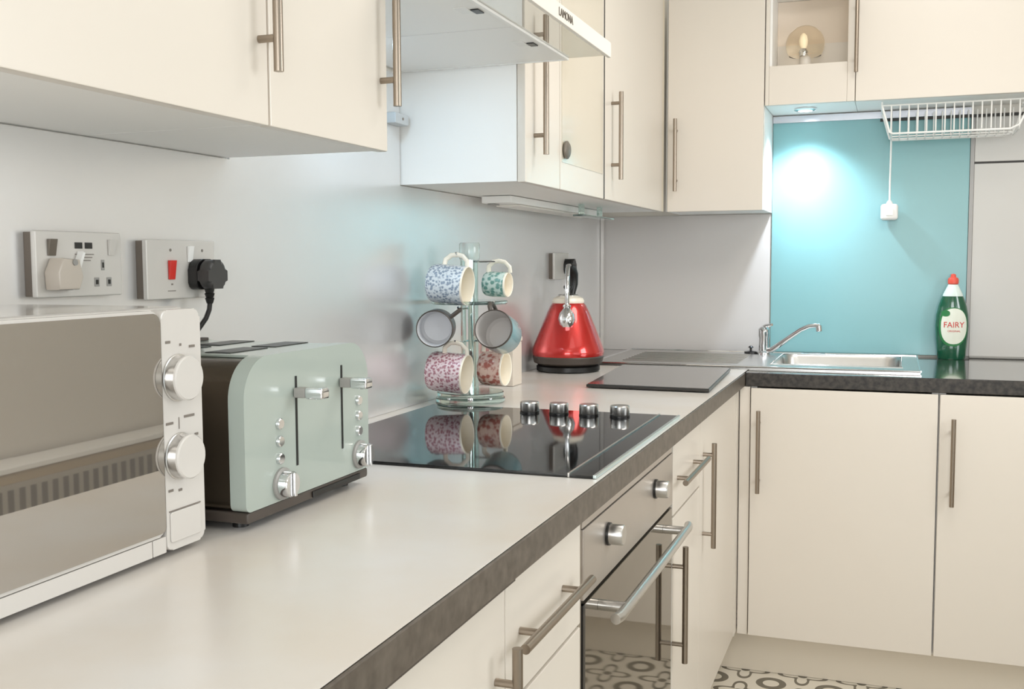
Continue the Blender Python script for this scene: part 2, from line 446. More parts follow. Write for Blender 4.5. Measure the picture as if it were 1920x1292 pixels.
# dome lamp added as an object in place of its reflection
t = thing('reflected_lamp', 'small glass dome lamp with clear bulb modelled in place of a door reflection', 'lamp', (.733, 2.318, 1.8645))
LX, LY, LZ = .733, 2.318, 1.8945
obj('base', B().lathe([(.020, -.0298), (.021, -.027), (.018, .004), (.012, .0088)], (LX, LY, LZ), n=32), cream, t)
dm = [(.048, .009)] + [(.062 * math.cos(a), .045 + .062 * math.sin(a)) for a in [math.radians(-35 + 125 * k / 14) for k in range(15)]]
dmi = [(max(r - .002, 1e-4), h - (.002 if k > 6 else 0)) for k, (r, h) in enumerate(dm)]
obj('shade', B().lathe([(.013, .009)] + dm, (LX, LY, LZ), n=36, cap0=False, cap1=True), smoke, t)
sk = B().lathe([(.006, .0085), (.014, .010), (.015, .018), (.012, .019), (.014, .024), (.012, .029), (.009, .034)], (LX - .005, LY, LZ), n=20)
obj('socket', sk, chrome, t)
obj('bulb', B().lathe([(.007, .0345), (.012, .045), (.0135, .058), (.010, .072), (.003, .079)], (LX - .005, LY, LZ), n=20), bulbm, t)

# ------------------------------------------------------------------ cooker hood
t = thing('cooker_hood', 'pull-out cooker hood with clear glass visor above the hob', 'cooker hood', (.2, .49, 1.647))
obj('body', B().box(-.0075, XU - .004, .1765, .8055, 1.656, 1.80, .002), mat('hood_grey', (206, 208, 208), .4), t)
uf = B(); uf.box(-.0073, .385, .1765, .8060, 1.6505, 1.6555, .001)
uf.box(-.0073, .385, .1765, .182, 1.645, 1.6504); uf.box(-.0073, .385, .8005, .8060, 1.645, 1.6504); uf.box(.378, .385, .182, .8005, 1.645, 1.6504)
obj('tray', uf, mat('hood_white', (244, 243, 240), .4), t)
for k, (a, b_) in enumerate(((.1835, .4855), (.4880, .7990))):
    f = obj('filter', B().box(.010, .3765, a, b_, 1.6462, 1.6502, .0015), mat('hood_filter', (244, 243, 240), .45), t)
    yc = (.345, .625)[k]
    obj('latch', B().box(.358, .372, yc - .006, yc + .022, 1.6440, 1.6460, .0005), black, f)
    obj('latch_plate', B().box(.335, .356, yc - .024, yc + .018, 1.6450, 1.6461, .0004), white, f)
obj('gap_shade', B().box(.010, .3765, .4857, .4878, 1.6470, 1.6500), darkgap, t)  # dark strip standing in for shade between the two filters
for yy in (.28, .485):
    obj('light_lens', B().lathe([(.036, 0), (.036, .0025), (.030, .0035)], (.080, yy, 1.6459), (0, 0, -1), 24), puckm, t)
obj('visor', B().box(.3855, .4655, .178, .8055, 1.6490, 1.6530, .0008), visorgl, t, label='clear glass visor plate')
bz = obj('front_bar', B().box(.4660, .4740, .1765, .8065, 1.6440, 1.6740, .0015), mat('hood_bar', (232, 226, 216), .35), t)
lt = textmesh('LAMONA', .020)
lt.bm.transform(Matrix.Translation((.4745, .495, 1.6585)) @ Matrix(((0, 0, 1, 0), (1, 0, 0, 0), (0, 1, 0, 0), (0, 0, 0, 1))))
obj('lettering', lt, mat('hood_print', (92, 82, 72), .5), bz)
t = thing('hood_cupboard', 'white cupboard front closing the space above the hood', 'cabinet', (.14, .49, 1.81))
obj('carcass', B().box(-.0075, XU - .0195, .1765, .8055, 1.801, ZUT), carc, t)
obj('door', B().box(XU - .0185, XU, .1765, .8060, 1.801, ZUT, .002), cream, t)
# small grey wall box between the cabinets
jb = thing('junction_box', 'small light grey plastic box on wall between two cabinets below hood', 'junction box', (.01, .77, 1.53))
obj('box', B().box(.0005, .026, .735, .800, 1.528, 1.552, .004), greylip, jb)
obj('screw', B().cyl((.0262, .768, 1.540), (.0275, .768, 1.540), .003, 10), nickel, jb)

# ------------------------------------------------------------------ under-cabinet lamp
t = thing('strip_light', 'flat white strip lamp fixed under the corner wall cabinet', 'lamp', (.08, 1.8, 1.385))
obj('housing', B().box(.028, .110, 1.215, 2.10, 1.384, 1.4025, .003), white, t)
obj('diffuser', B().box(.036, .102, 1.30, 2.06, 1.3795, 1.3838, .0015), mat('opal_diffuser', (228, 224, 216), .3), t)
obj('switch', B().box(.040, .060, 1.228, 1.262, 1.380, 1.3838, .001), grey_pl, t)
t = thing('plastic_bracket', 'clear plastic tab bracket under the corner wall cabinet', 'bracket', (.13, 1.75, 1.37))
obj('plate', B().box(.150, .190, 1.62, 1.94, 1.366, 1.371, .001), aqglass, t)
for y in (1.66, 1.86): obj('tab', B().box(.155, .162, y, y + .04, 1.3715, 1.4025), aqglass, t)

# ------------------------------------------------------------------ worktops
t = thing('worktop', 'pale grey worktop with brown edge running along the left wall', 'worktop', (.31, .15, .87))
HX0, HX1, HY0, HY1 = .050, .6105, .2025, .8567
obj('slab', B().box(-.0075, .6145, -1.6, 1.8945, .8705, ZC - .0012), edgem, t)
obj('surface', B().box(-.0072, .6158, -1.6, 1.8945, ZC - .0011, ZC, .0004), topm, t)
obj('front_edge', B().box(.6146, .6200, -1.6, 1.8065, .8700, ZC - .0014, .0018), edgem, t)
obj('drip_strip', B().box(.575, .6135, -1.6, -.1595, .8625, .8699, .001), darkbr, t)
t = thing('worktop', 'dark speckled glossy worktop under sink and dish soap', 'worktop', (1.2, 2.1, .87))
SX0, SX1, SY0, SY1 = .668, 1.052, 2.015, 2.405        # bowl opening
gb = B()
for a in ((.6205, SX0, 1.8120, 2.5), (SX1, 1.78, 1.8120, 2.5), (SX0, SX1, 1.8120, SY0), (SX0, SX1, SY1, 2.5), (-.0075, .6204, 1.8955, 2.5)):
    gb.box(a[0], a[1], a[2], a[3], .8705, ZC)
obj('slab', gb, granite, t)
obj('front_edge', B().box(.6206, 1.78, 1.8068, 1.8119, .8700, ZC - .0004, .0022), granedge, t)

# ------------------------------------------------------------------ sink and tap
t = thing('sink', 'stainless steel inset sink with ribbed drainer on the left', 'sink', (.62, 2.18, ZC))
pl = B()
RX0, RX1, RY0, RY1, RZ = .125, 1.100, 1.915, 2.450, .9165
for a in ((RX0, SX0, RY0, RY1), (SX1, RX1, RY0, RY1), (SX0, SX1, RY0, SY0), (SX0, SX1, SY1, RY1)):
    pl.box(a[0], a[1], a[2], a[3], ZC + .0004, RZ)
obj('rim', pl, steel, t)
rm = B()
rm.tube([(RX0, RY0, RZ), (RX1, RY0, RZ)], .003); rm.tube([(RX0, RY1, RZ), (RX1, RY1, RZ)], .003)
rm.tube([(RX0, RY0, RZ), (RX0, RY1, RZ)], .003); rm.tube([(RX1, RY0, RZ), (RX1, RY1, RZ)], .003)
rm.tube([(SX0, SY0, RZ), (SX1, SY0, RZ), (SX1, SY1, RZ), (SX0, SY1, RZ), (SX0, SY0, RZ)], .0025)
obj('edge_bead', rm, chrome, t)
bw = B()
def bowl_ring(ins, z):
    return [bw.bm.verts.new((x, y, z)) for x, y in rrect(SX0 + ins, SX1 - ins, SY0 + ins, SY1 - ins, .05 - ins * .3, .05 - ins * .3, 5)]
r_ = [bowl_ring(.001, RZ), bowl_ring(.006, RZ - .01), bowl_ring(.014, .79), bowl_ring(.03, .775)]
bw.loft(r_, cap0=False)
obj('bowl', bw, steel, t)
rb = B()
for k in range(9):
    y = 2.02 + k * .04
    rb.box(.20, .57, y - .004, y + .004, RZ + .0001, RZ + .0018, .0008)
obj('drainer_ribs', rb, steel, t)
obj('plug_stopper', B().lathe([(.022, 0), (.022, .006), (.012, .008), (.004, .009), (.004, .018), (.010, .021), (.004, .026)], (.562, 2.395, RZ + .0002), n=24), black, t, label='black rubber sink plug')
t = thing('mixer_tap', 'chrome mixer tap with long angled swivel spout behind the sink', 'tap', (.606, 2.40, RZ))
TX, TY = .607, 2.385
obj('body', B().lathe([(.024, .0003), (.024, .006), (.018, .012), (.0165, .055), (.019, .062), (.019, .085), (.014, .092), (.004, .096)], (TX, TY, RZ), n=28), chrome, t)
sp_ = [(TX + .012, TY - .006, RZ + .012), (TX + .03, TY - .012, RZ + .016), (TX + .08, TY - .03, RZ + .055), (TX + .125, TY - .042, RZ + .088), (TX + .152, TY - .05, RZ + .101), (TX + .175, TY - .055, RZ + .105), (TX + .188, TY - .058, RZ + .103)]
obj('spout', B().tube(sp_, [.010, .010, .008, .0075, .0075, .0078, .008], 12), chrome, t)
obj('nozzle', B().lathe([(.010, 0), (.010, .018), (.0085, .020)], (TX + .184, TY - .057, RZ + .1045), (0.1, 0, -1), 18), chrome, t)
obj('lever', B().tube([(TX, TY, RZ + .094), (TX + .01, TY - .012, RZ + .099), (TX + .030, TY - .032, RZ + .103)], [.006, .006, .0045], 10), chrome, t)

# ------------------------------------------------------------------ base units, left run
XF = .600
def base_left(label, y0, y1, name='base_cabinet'):
    t = thing(name, label, 'cabinet', (.3, (y0 + y1) / 2, .13))
    obj('carcass', B().box(.0005, XF - .0195, y0 + .0005, y1 - .0005, .130, .8618 if y1 < 0 else .8690, .0008), carc, t)
    return t
def door_l(t, y0, y1, z0, z1, handle=None, nm='door'):
    d = obj(nm, B().box(XF - .0185, XF, y0 + .0011, y1 - .0011, z0 + .001, z1 - .001, .002), cream, t)
    if handle: obj('handle', handle, nickel, d)
t = base_left('cream base cabinet nearest the camera with upright handle under worktop', -.80, -.1585)
door_l(t, -.80, -.1585, .130, .861, vbar(B(), 'x', XF, -.192, .50, .795, (.54, .752)))
t = base_left('cream base cabinet with drawer left of the oven', -.1580, .1560)
door_l(t, -.1580, .1560, .7045, .862, hbar(B(), XF, -.165, .123, .784, (-.108, .068)), 'drawer')
door_l(t, -.1580, .1560, .130, .7015, vbar(B(), 'x', XF, -.10, .37, .66, (.41, .62)))
t = base_left('narrow cream base cabinet with drawer right of the oven', .8390, 1.1640)
door_l(t, .8390, 1.1640, .7045, .866, hbar(B(), XF, .836, 1.122, .778, (.886, 1.075)), 'drawer')
door_l(t, .8390, 1.1640, .130, .7015, vbar(B(), 'x', XF, .842, .395, .643, (.434, .600)))
t = base_left('cream base cabinet in the corner with one tall door', 1.1650, 1.7640)
door_l(t, 1.1650, 1.7640, .130, .866, vbar(B(), 'x', XF, 1.205, .545, .800, (.579, .772)))
obj('corner_post', B().box(.5815, .6020, 1.7645, 1.8200, .130, .8690, .001), cream, t)
struct('trim_5', B().box(.535, .550, -1.6, 1.855, .001, .129), plinthm)

# ------------------------------------------------------------------ oven
t = thing('oven', 'built-in steel oven with mirrored glass door below the hob', 'oven', (.3, .5, .13))
OY0, OY1 = .1720, .8355
obj('cavity', B().box(.03, XF - .026, OY0 + .002, OY1 - .002, .131, .8690), darkbr, t)
obj('side_strip', B().box(XF - .03, XF - .004, .1565, OY0 - .0005, .131, .8690), mat('filler_taupe', (150, 138, 122), .45), t)
fp = obj('control_panel', B().box(XF - .025, XF, OY0, OY1, .7330, .8400, .0015), fascia, t)
obj('vent_strip', B().box(XF - .025, XF - .002, OY0, OY1, .8412, .8690, .001), fascia, t)
for yy in (.312, .664):
    k = B().lathe([(.0185, 0), (.0185, .004)], (XF + .0002, yy, .800), (1, 0, 0), 28)
    obj('knob_ring', k, black, fp)
    k = B().lathe([(.0165, .0042), (.0165, .024), (.0150, .0265)], (XF + .0002, yy, .800), (1, 0, 0), 28)
    obj('knob', k, steel, fp)
od = obj('door', B().box(XF - .025, XF - .001, OY0, OY1, .1330, .7255, .0015), ovglass, t)
obj('door_edge', B().box(XF - .025, XF - .0005, OY0 - .0003, OY0 + .012, .1330, .7255, .0008), black, od)
obj('seal', B().box(XF - .024, XF - .008, OY0, OY1, .7258, .7328), black, t)
hb = B()
hb.tube([(XF + .040, .205, .700), (XF + .0435, .22, .700), (XF + .0445, .50, .700), (XF + .0435, .78, .700), (XF + .040, .80, .700)], .0085, 14)
for yy in (.262, .752): hb.cyl((XF - .0008, yy, .700), (XF + .043, yy, .700), .0085, 12)
obj('handle', hb, steel, od, label='brushed steel bar handle')

# ------------------------------------------------------------------ hob
t = thing('hob', 'black glass hob with four steel knobs set in the pale worktop', 'hob', (.33, .53, ZC))
obj('glass_top', B().box(HX0, .5655, HY0, HY1, ZC + .0004, ZC + .0054, .001), blackgl, t)
obj('glass_top', B().box(.5690, HX1 - .0055, HY0, HY1, ZC + .0004, ZC + .0050, .001), blackgl, t)
obj('divider_strip', B().box(.5656, .5689, HY0, HY1, ZC + .0004, ZC + .0072, .0006), steel, t)
obj('edge_trim', B().box(HX1 - .0054, HX1, HY0, HY1, ZC + .0004, ZC + .0062, .0012), mat('pale_edge_steel', (215, 232, 234), .18, metal=.9), t)
for k, xx in enumerate((.301, .366, .431, .497)):
    obj('knob_collar', B().lathe([(.0205, 0), (.0205, .0030)], (xx, .797, ZC + .0056), n=28), black, t)
    obj('knob', B().lathe([(.0190, .0031), (.0200, .005), (.0200, .0215), (.0185, .0235)], (xx, .797, ZC + .0056), n=32), steel, t)

# ------------------------------------------------------------------ base units, back run
YD = 1.8046
def base_back(label, x0, x1, hx):
    t = thing('base_cabinet', label, 'cabinet', ((x0 + x1) / 2, 2.1, .125))
    bc = B()
    bc.box(x0 + .0005, x0 + .018, YD + .0195, 2.49, .125, .8690); bc.box(x1 - .018, x1 - .0005, YD + .0195, 2.49, .125, .8690)
    bc.box(x0 + .0181, x1 - .0181, YD + .0195, 2.49, .125, .143); bc.box(x0 + .0181, x1 - .0181, 2.475, 2.49, .1431, .8690)
    obj('carcass', bc, carc, t)
    d = obj('door', B().box(x0 + .0022, x1 - .0022, YD, YD + .0185, .126, .8655, .002), cream, t)
    obj('handle', vbar(B(), 'y', YD, hx, .560, .802, (.595, .765)), nickel, d)
    return t
base_back('cream base cabinet under the sink with one wide door', .6348, 1.1464, .662)
base_back('cream base cabinet right of the sink cabinet under dish soap', 1.1468, 1.74, 1.184)
struct('trim_6', B().box(.551, 1.74, 1.856, 1.871, .001, .1235), plinthm)
struct('trim_7', B().box(.6045, .6342, YD + .006, YD + .024, .125, .8690, .001), cream)

# ------------------------------------------------------------------ heater on the opposite wall (seen in the microwave door)
t = thing('radiator', 'low white slatted wall heater opposite the microwave', 'radiator', (2.33, 1.3, .1))
obj('panel', B().box(2.27, 2.40, .3, 2.3, .10, .545, .006), mat('heater_cream', (176, 160, 136), .5), t)
obj('top_grille', B().box(2.262, 2.404, .295, 2.305, .546, .566, .004), white, t)
hp = B().box(2.264, 2.2698, .3, 2.3, .39, .51)
obj('grille_plate', hp, mat('heater_grey', (172, 166, 156), .5), t)
slat0 = None
for k in range(36):
    y = .50 + k * .049
    if slat0 is None:
        slat0 = obj('slot', B().box(2.2615, 2.2639, y, y + .024, .404, .491), mat('heater_slot', (112, 106, 98), .5), t)
        first_y = y
    else:
        c = slat0.copy(); COL.objects.link(c); c.parent = t; c.location = (0, y - first_y, 0)

# ------------------------------------------------------------------ microwave
t = thing('microwave', 'white microwave with mirrored door and two dials at left', 'microwave', (.15, -.52, ZC))
MX, MY0, MY1, MZ0, MZ1 = .280, -.775, -.288, .9175, 1.1860
obj('case', B().box(.012, MX - .018, MY0 + .004, MY1 - .002, MZ0 + .004, MZ1 - .002, .006), whitegl, t)
cp = obj('control_panel', B().prism(rrect(-.3555, MY1, MZ0, MZ1 - .004, .010, .010), .0175, 0, .0025, 2, MX - .0175), whitegl, t)
dr = obj('door', B().prism(rrect(MY0, -.3570, .9365, MZ1 - .004, .012, .008), .0165, 0, .002, 2, MX - .0175), whitegl, t)
obj('door_glass', B().prism(rrect(MY0 + .01, -.3580, .9405, 1.1790, .010, .006), .0022, 0, .0008, 2, MX - .0009), mwglass, dr, label='mirrored grey door glass')
obj('lower_strip', B().box(MX - .0175, MX - .0005, MY0, -.3792, MZ0, .9355, .0006), whitegl, t)
obj('lower_strip', B().box(MX - .0175, MX - .0005, -.3775, -.3562, MZ0, .9355, .0006), whitegl, t)
for zc in (1.107, 1.020):
    obj('dial_ring', B().lathe([(.0262, 0), (.0262, .0015), (.0250, .0020), (.0242, .0125)], (MX + .0002, -.3300, zc), (1, 0, 0), 36), steel, cp)
    obj('dial', B().lathe([(.0246, .0127), (.0246, .0150), (.0232, .0165), (.012, .0168)], (MX + .0002, -.3300, zc), (1, 0, 0), 36), whitegl, cp)
obj('button', B().prism(rrect(-.3500, -.2975, .9265, .9600, .003, .003, 3), .0016, 0, .0005, 1, MX + .0002), whitegl, cp)
obj('button_edge', B().box(MX + .0002, MX + .0012, -.3510, -.2968, .9605, .9618), print_m, cp)
pm = B()
for (y, z, w_) in ((-.345, 1.147, .008), (-.324, 1.143, .003), (-.304, 1.140, .010), (-.346, 1.058, .012), (-.312, 1.0625, .018), (-.300, 1.040, .006), (-.347, .984, .008), (-.331, .982, .006)):
    pm.box(MX + .0002, MX + .0006, y - w_ / 2, y + w_ / 2, z - .0014, z + .0014)
pm.box(MX + .0002, MX + .0006, -.3305, -.3295, 1.050, 1.063)
obj('printed_marks', pm, print_m, cp, kind='stuff')
for y in (-.74, -.31):
    for x in (.04, .24): obj('foot', B().cyl((x, y, ZC + .0003), (x, y, MZ0 + .005), .012, 14), black, t)

# ------------------------------------------------------------------ toaster
t = thing('toaster', 'sage green four-slice toaster with dark ends between microwave and hob', 'toaster', (.18, -.08, ZC))
TY0, TY1, TZ0, TZ1 = -.2360, .0750, .9340, 1.1200
fpn = obj('front_panel', B().prism(rrect(TY0, TY1, TZ0, TZ1, .052, .010, 12), .022, 0, .0105, 5, .2780), sage, t)
obj('back_panel', B().prism(rrect(TY0, TY1, TZ0, TZ1, .052, .010, 12), .03, 0, .007, 3, .030), sage, t)
obj('shell', B().prism(rrect(TY0 + .005, TY1 - .005, TZ0, TZ1 - .005, .050, .008, 12), .2175, 0, 0, 3, .0602), bronze, t, label='dark polished metal shell')
obj('top_plate', B().box(.062, .276, -.180, .022, TZ1 - .0048, TZ1 - .0012, .001), sage, t)
for x in (.105, .195):
    for y in (-.165, -.062):
        obj('bread_slot', B().box(x, x + .038, y, y + .085, TZ1 - .0011, TZ1 - .0002), black, t)
obj('rear_trim', B().box(.055, .066, -.19, .02, TZ1 - .001, TZ1 + .0035, .001), darkbr, t)
bs = B(); bs.prism(rrect(TY0 + .004, TY1 - .002, .9195, .9335, .004, .004, 3), .268, 0, .003, 2, .031)
obj('base', bs, darkbr, t)
obj('crumb_tray', B().box(.2995, .3015, -.085, .045, .9215, .9300, .0008), black, t)
for y in (-.205, .045):
    for x in (.055, .270): obj('foot', B().cyl((x, y, ZC + .0003), (x, y, .920), .010, 14), black, t)
FX = .3002
for (yy, z0, z1) in ((-.121, .972, 1.088), (-.003, .974, 1.091)):
    obj('lever_slot', B().box(FX, FX + .0008, yy - .0019, yy + .0019, z0, z1), black, fpn)
    lv = obj('lever_arm', B().box(FX + .0009, FX + .018, yy - .008, yy + .008, 1.0605, 1.0735, .002), grey_pl, fpn)
    obj('lever', B().box(FX + .0182, FX + .044, yy - .010, yy + .010, 1.0595, 1.0745, .003), chrome, fpn)
for y, zs in ((-.162, (1.032, 1.010, .988)), (.044, (1.036, 1.014, .992))):
    for z in zs:
        obj('button', B().lathe([(.0072, 0), (.0070, .003), (.0058, .0042)], (FX, y, z), (1, 0, 0), 20), chrome, fpn)
for y, z in ((-.158, .9555), (.045, .9575)):
    kb = B().lathe([(.0205, 0), (.0205, .003), (.0180, .0045)], (FX, y, z), (1, 0, 0), 32)
    kn = obj('dial_ring', kb, grey_pl, fpn)
    kb = B().lathe([(.0170, .0047), (.0165, .015), (.0150, .017)], (FX, y, z), (1, 0, 0), 32)
    kb.box(FX + .0171, FX + .021, y - .0030, y + .0030, z - .0150, z + .0150, .001)
    obj('dial', kb, chrome, fpn)

# ------------------------------------------------------------------ sockets and plugs
def plate(label, y0, y1, z0, z1, name='wall_socket'):
    t = thing(name, label, 'socket', (.001, (y0 + y1) / 2, z0))
    obj('back_box', B().box(.0004, .0118, y0 + .002, y1 - .002, z0 + .002, z1 - .002), mat('box_brown', (106, 96, 86), .5), t)
    obj('plate', B().box(.0120, .0200, y0, y1, z0, z1, .0025), platem, t)
    return t
def rocker(t, y, z, h, w_, m):
    obj('switch', B().prism([(.0202, z - h / 2), (.0202, z + h / 2), (.0262, z + h / 2), (.0222, z - h / 2)], w_, 1, .0008, 2, y - w_ / 2), m, t)
t = plate('satin double socket with charging ports above the microwave', -.262, -.1075, 1.190, 1.2745)
dkgrey = mat('rocker_grey', (120, 113, 104), .3, metal=.5)
rocker(t, -.236, 1.2535, .021, .013, dkgrey); rocker(t, -.128, 1.2545, .021, .013, platem)
for y in (-.1885, -.1705): obj('charging_port', B().box(.0202, .0209, y - .0065, y + .0065, 1.2525, 1.2605), black, t)
for (y, z, w_, h) in ((-.145, 1.231, .006, .014), (-.157, 1.2085, .009, .012), (-.134, 1.2085, .009, .012)):
    obj('pin_hole', B().box(.0202, .0207, y - w_ / 2, y + w_ / 2, z - h / 2, z + h / 2, .0002), grey_pl, t)
    obj('pin_hole', B().box(.0208, .0211, y - w_ / 4, y + w_ / 4, z - h / 4, z + h / 4), black, t)
for z, w_ in ((1.245, .034), (1.241, .028), (1.237, .022)):
    obj('printed_marks', B().box(.0202, .0204, -.178 - w_ / 2, -.178 + w_ / 2, z - .0006, z + .0006), print_m, t, kind='stuff')
t = thing('plug_adapter', 'pale wedge-shaped plug adapter pushed into the left socket over microwave', 'plug', (.03, -.225, 1.198))
obj('body', B().prism([(-.248, 1.200), (-.213, 1.200), (-.206, 1.216), (-.212, 1.238), (-.240, 1.240), (-.250, 1.222)], .024, 0, .003, 2, .0203), mat('adapter_beige', (192, 182, 170), .35), t)
obj('fin', B().prism([(-.2115, 1.199), (-.207, 1.199), (-.186, 1.247), (-.191, 1.249), (-.2055, 1.219)], .010, 0, .001, 1, .0203), white, t)
obj('rivet', B().cyl((.0444, -.222, 1.2345), (.046, -.222, 1.2345), .004, 12), grey_pl, t)
t = plate('cooker socket with red rocker switch above the toaster', -.057, .104, 1.1805, 1.2675)
rocker(t, -.0035, 1.2235, .028, .014, red_sw); rocker(t, .040, 1.247, .024, .011, white)
for y in (-.004, .071): obj('screw', B().cyl((.0201, y, 1.2525), (.0207, y, 1.2525), .0022, 12), print_m, t)
obj('printed_marks', B().box(.0202, .0204, -.012, .006, 1.1920, 1.1932).box(.0202, .0204, -.004, .0, 1.201, 1.2035), print_m, t, kind='stuff')
t = thing('mains_plug', 'black three-pin plug with cable in the cooker socket', 'plug', (.04, .046, 1.19))
py, pz = .060, 1.2175
obj('base', B().prism(rrect(py - .025, py + .025, pz - .024, pz + .022, .016, .010, 6), .016, 0, .002, 2, .0203), black, t)
obj('cover', B().prism(rrect(py - .024, py + .024, pz - .023, pz + .021, .017, .012, 6), .020, 0, .008, 4, .0364), mat('plug_grey', (58, 56, 55), .4), t)
obj('strain_relief', B().lathe([(.0075, 0), (.006, .006), (.0078, .007), (.0055, .013), (.0072, .014), (.0048, .022)], (.040, py, pz - .0235), (0, 0, -1), 14), black, t)
obj('cable', B().tube([(.040, py, pz - .045), (.040, py - .002, pz - .055), (.038, py - .008, pz - .068), (.034, py - .017, pz - .080), (.026, py - .03, pz - .10), (.012, py - .045, pz - .14), (.007, py - .05, pz - .2), (.007, py - .05, .9145)], .0038, 10), black, t)

t = plate('wall socket low on the left wall behind the red kettle', 1.856, 2.010, 1.180, 1.264)
t = thing('mains_plug', 'dark plug in the wall socket behind the kettle', 'plug', (.035, 1.974, 1.19))
obj('base', B().prism(rrect(1.950, 1.998, 1.198, 1.245, .016, .010, 6), .030, 0, .006, 3, .0203), black, t)
obj('cable', B().tube([(.035, 1.974, 1.1975), (.035, 1.974, 1.17), (.03, 1.97, 1.10), (.02, 1.96, .98), (.012, 1.96, .9205)], .0035, 10), black, t)

# ------------------------------------------------------------------ kettle
KX, KY = .1115, 1.700
kN = len(COL.objects)
t = thing('kettle', 'red pyramid kettle with chrome spout and arched handle in the corner', 'kettle', (KX, KY, ZC))
K = V((KX, KY, ZC)); kd = V((.24, -.97, 0)).normalized(); kp = V((.97, .24, 0)).normalized()
obj('power_base', B().lathe([(.086, .0004), (.092, .004), (.092, .016), (.086, .020)], K, n=48), black, t)
obj('base_ring', B().lathe([(.088, .0205), (.099, .026), (.1035, .043), (.102, .046)], K, n=48), darkbr, t)
obj('body', B().lathe([(.1025, .0462), (.1045, .054), (.1040, .062), (.098, .080), (.080, .126), (.062, .170), (.052, .190), (.046, .197)], K, n=56), redk, t)
obj('lid', B().lathe([(.046, .1972), (.047, .203), (.043, .211), (.030, .217), (.012, .219)], K, n=40), ivory, t)
obj('lid_rim', B().lathe([(.030, .2172), (.031, .2195), (.027, .222), (.01, .223)], K, n=32), chrome, t)
obj('lid_knob', B().lathe([(.010, .2232), (.007, .228), (.008, .234), (.013, .240), (.013, .246), (.006, .251)], K, n=24), black, t)
spc = K + kd * .058
obj('spout', B().lathe([(.010, -.030), (.019, -.022), (.0245, -.006), (.022, .010), (.014, .022), (.010, .028), (.012, .030), (.012, .036), (.006, .040)], spc + V((0, 0, .158)) + kd * .018, V((0, 0, 1)) - kd * .35, 28), chrome, t)
fr0 = K + kd * .050
pts = [fr0 + V((0, 0, .194)), fr0 + kd * .006 + V((0, 0, .225)), fr0 + kd * .002 + V((0, 0, .262)), K + kd * .030 + V((0, 0, .290)), K + kd * .005 + V((0, 0, .303)), K - kd * .022 + kp * .004 + V((0, 0, .304))]
obj('handle_arm', B().tube(pts, .0068, 12), chrome, t)
pts = [K - kd * .0225 + kp * .004 + V((0, 0, .304)), K - kd * .045 + kp * .009 + V((0, 0, .299)), K - kd * .064 + kp * .013 + V((0, 0, .280)), K - kd * .068 + kp * .013 + V((0, 0, .250)), K - kd * .060 + kp * .008 + V((0, 0, .222)), K - kd * .050 + V((0, 0, .196))]
obj('handle_grip', B().tube(pts, [.009, .0125, .0135, .0125, .010, .009], 14), black, t)

for o in list(COL.objects)[kN:]:
    if o.type == 'EMPTY': o.scale = (1.03, 1.03, 1.03)

# ------------------------------------------------------------------ chopping board
t = thing('chopping_board', 'dark glass worktop saver lying between hob and sink', 'chopping board', (.425, 1.55, ZC))
bd = [(.283, 1.297), (.600, 1.285), (.5765, 1.812), (.246, 1.824)]
obj('slab', B().prism(bd, .008, 2, .002, 2, ZC + .0024), boardedge, t)
bi = [(.286, 1.300), (.597, 1.288), (.5740, 1.809), (.249, 1.821)]
obj('top', B().prism(bi, .0008, 2, 0, 1, ZC + .0105), board_m, t)
for x, y in ((.30, 1.315), (.58, 1.305), (.56, 1.79), (.27, 1.80)):
    obj('foot', B().cyl((x, y, ZC + .0003), (x, y, ZC + .0023), .008, 12), black, t)

# ------------------------------------------------------------------ mug rack and mugs
RXc, RYc = .098, .962
t = thing('mug_rack', 'glass mug stand with round green-edged base beside the hob', 'mug rack', (RXc, RYc, ZC))
R0 = V((RXc, RYc, ZC))
obj('base', B().lathe([(.078, .0004), (.081, .003), (.081, .0105), (.079, .012)], R0, n=48), aqglass, t)
obj('base', B().lathe([(.076, .0150), (.078, .0165), (.078, .0235), (.076, .025)], R0, n=48), aqglass, t)
st = B()
for a in range(4):
    q = math.radians(45 + 90 * a + 20)
    st.cyl(R0 + V((.066 * math.cos(q), .066 * math.sin(q), .0121)), R0 + V((.066 * math.cos(q), .066 * math.sin(q), .0149)), .006, 12)
obj('spacer', st, chrome, t)
obj('stud', B().lathe([(.005, 0), (.006, .003), (.003, .005)], R0 + V((.030, -.0745, .0140)), (.37, -.93, 0), 14), chrome, t)
obj('column', B().cyl(R0 + V((0, 0, .0252)), R0 + V((0, 0, .330)), .0045, 14), chrome, t)
for a in range(3):
    q = math.radians(120 * a + 60); o_ = V((.0165 * math.cos(q), .0165 * math.sin(q), 0))
    obj('glass_rod', B().cyl(R0 + o_ + V((0, 0, .0252)), R0 + o_ + V((0, 0, .329)), .0065, 12), aqglass, t)
obj('tier_disc', B().lathe([(.005, .2280), (.086, .2280), (.088, .2300), (.088, .2340), (.086, .2360), (.005, .2360)], R0, n=48), aqglass, t)
obj('top_cap', B().lathe([(.0225, .3302), (.024, .333), (.024, .366), (.022, .369)], R0, n=28), mat('frosted_cap', (226, 238, 234), .12, trans=.6), t)

def hook_to(p):
    """small wire arm from the column to a mug handle"""
    p = V(p); d = V((p.x - RXc, p.y - RYc, 0)); a = R0 + d.normalized() * .0046 if d.length > .01 else R0
    a = V((a.x, a.y, p.z + .003))
    obj('hook', B().tube([a, a.lerp(p, .6) + V((0, 0, .002)), p + V((0, 0, .0035)), p + d.normalized() * .006 + V((0, 0, .009))], .0022, 8), chrome, t)

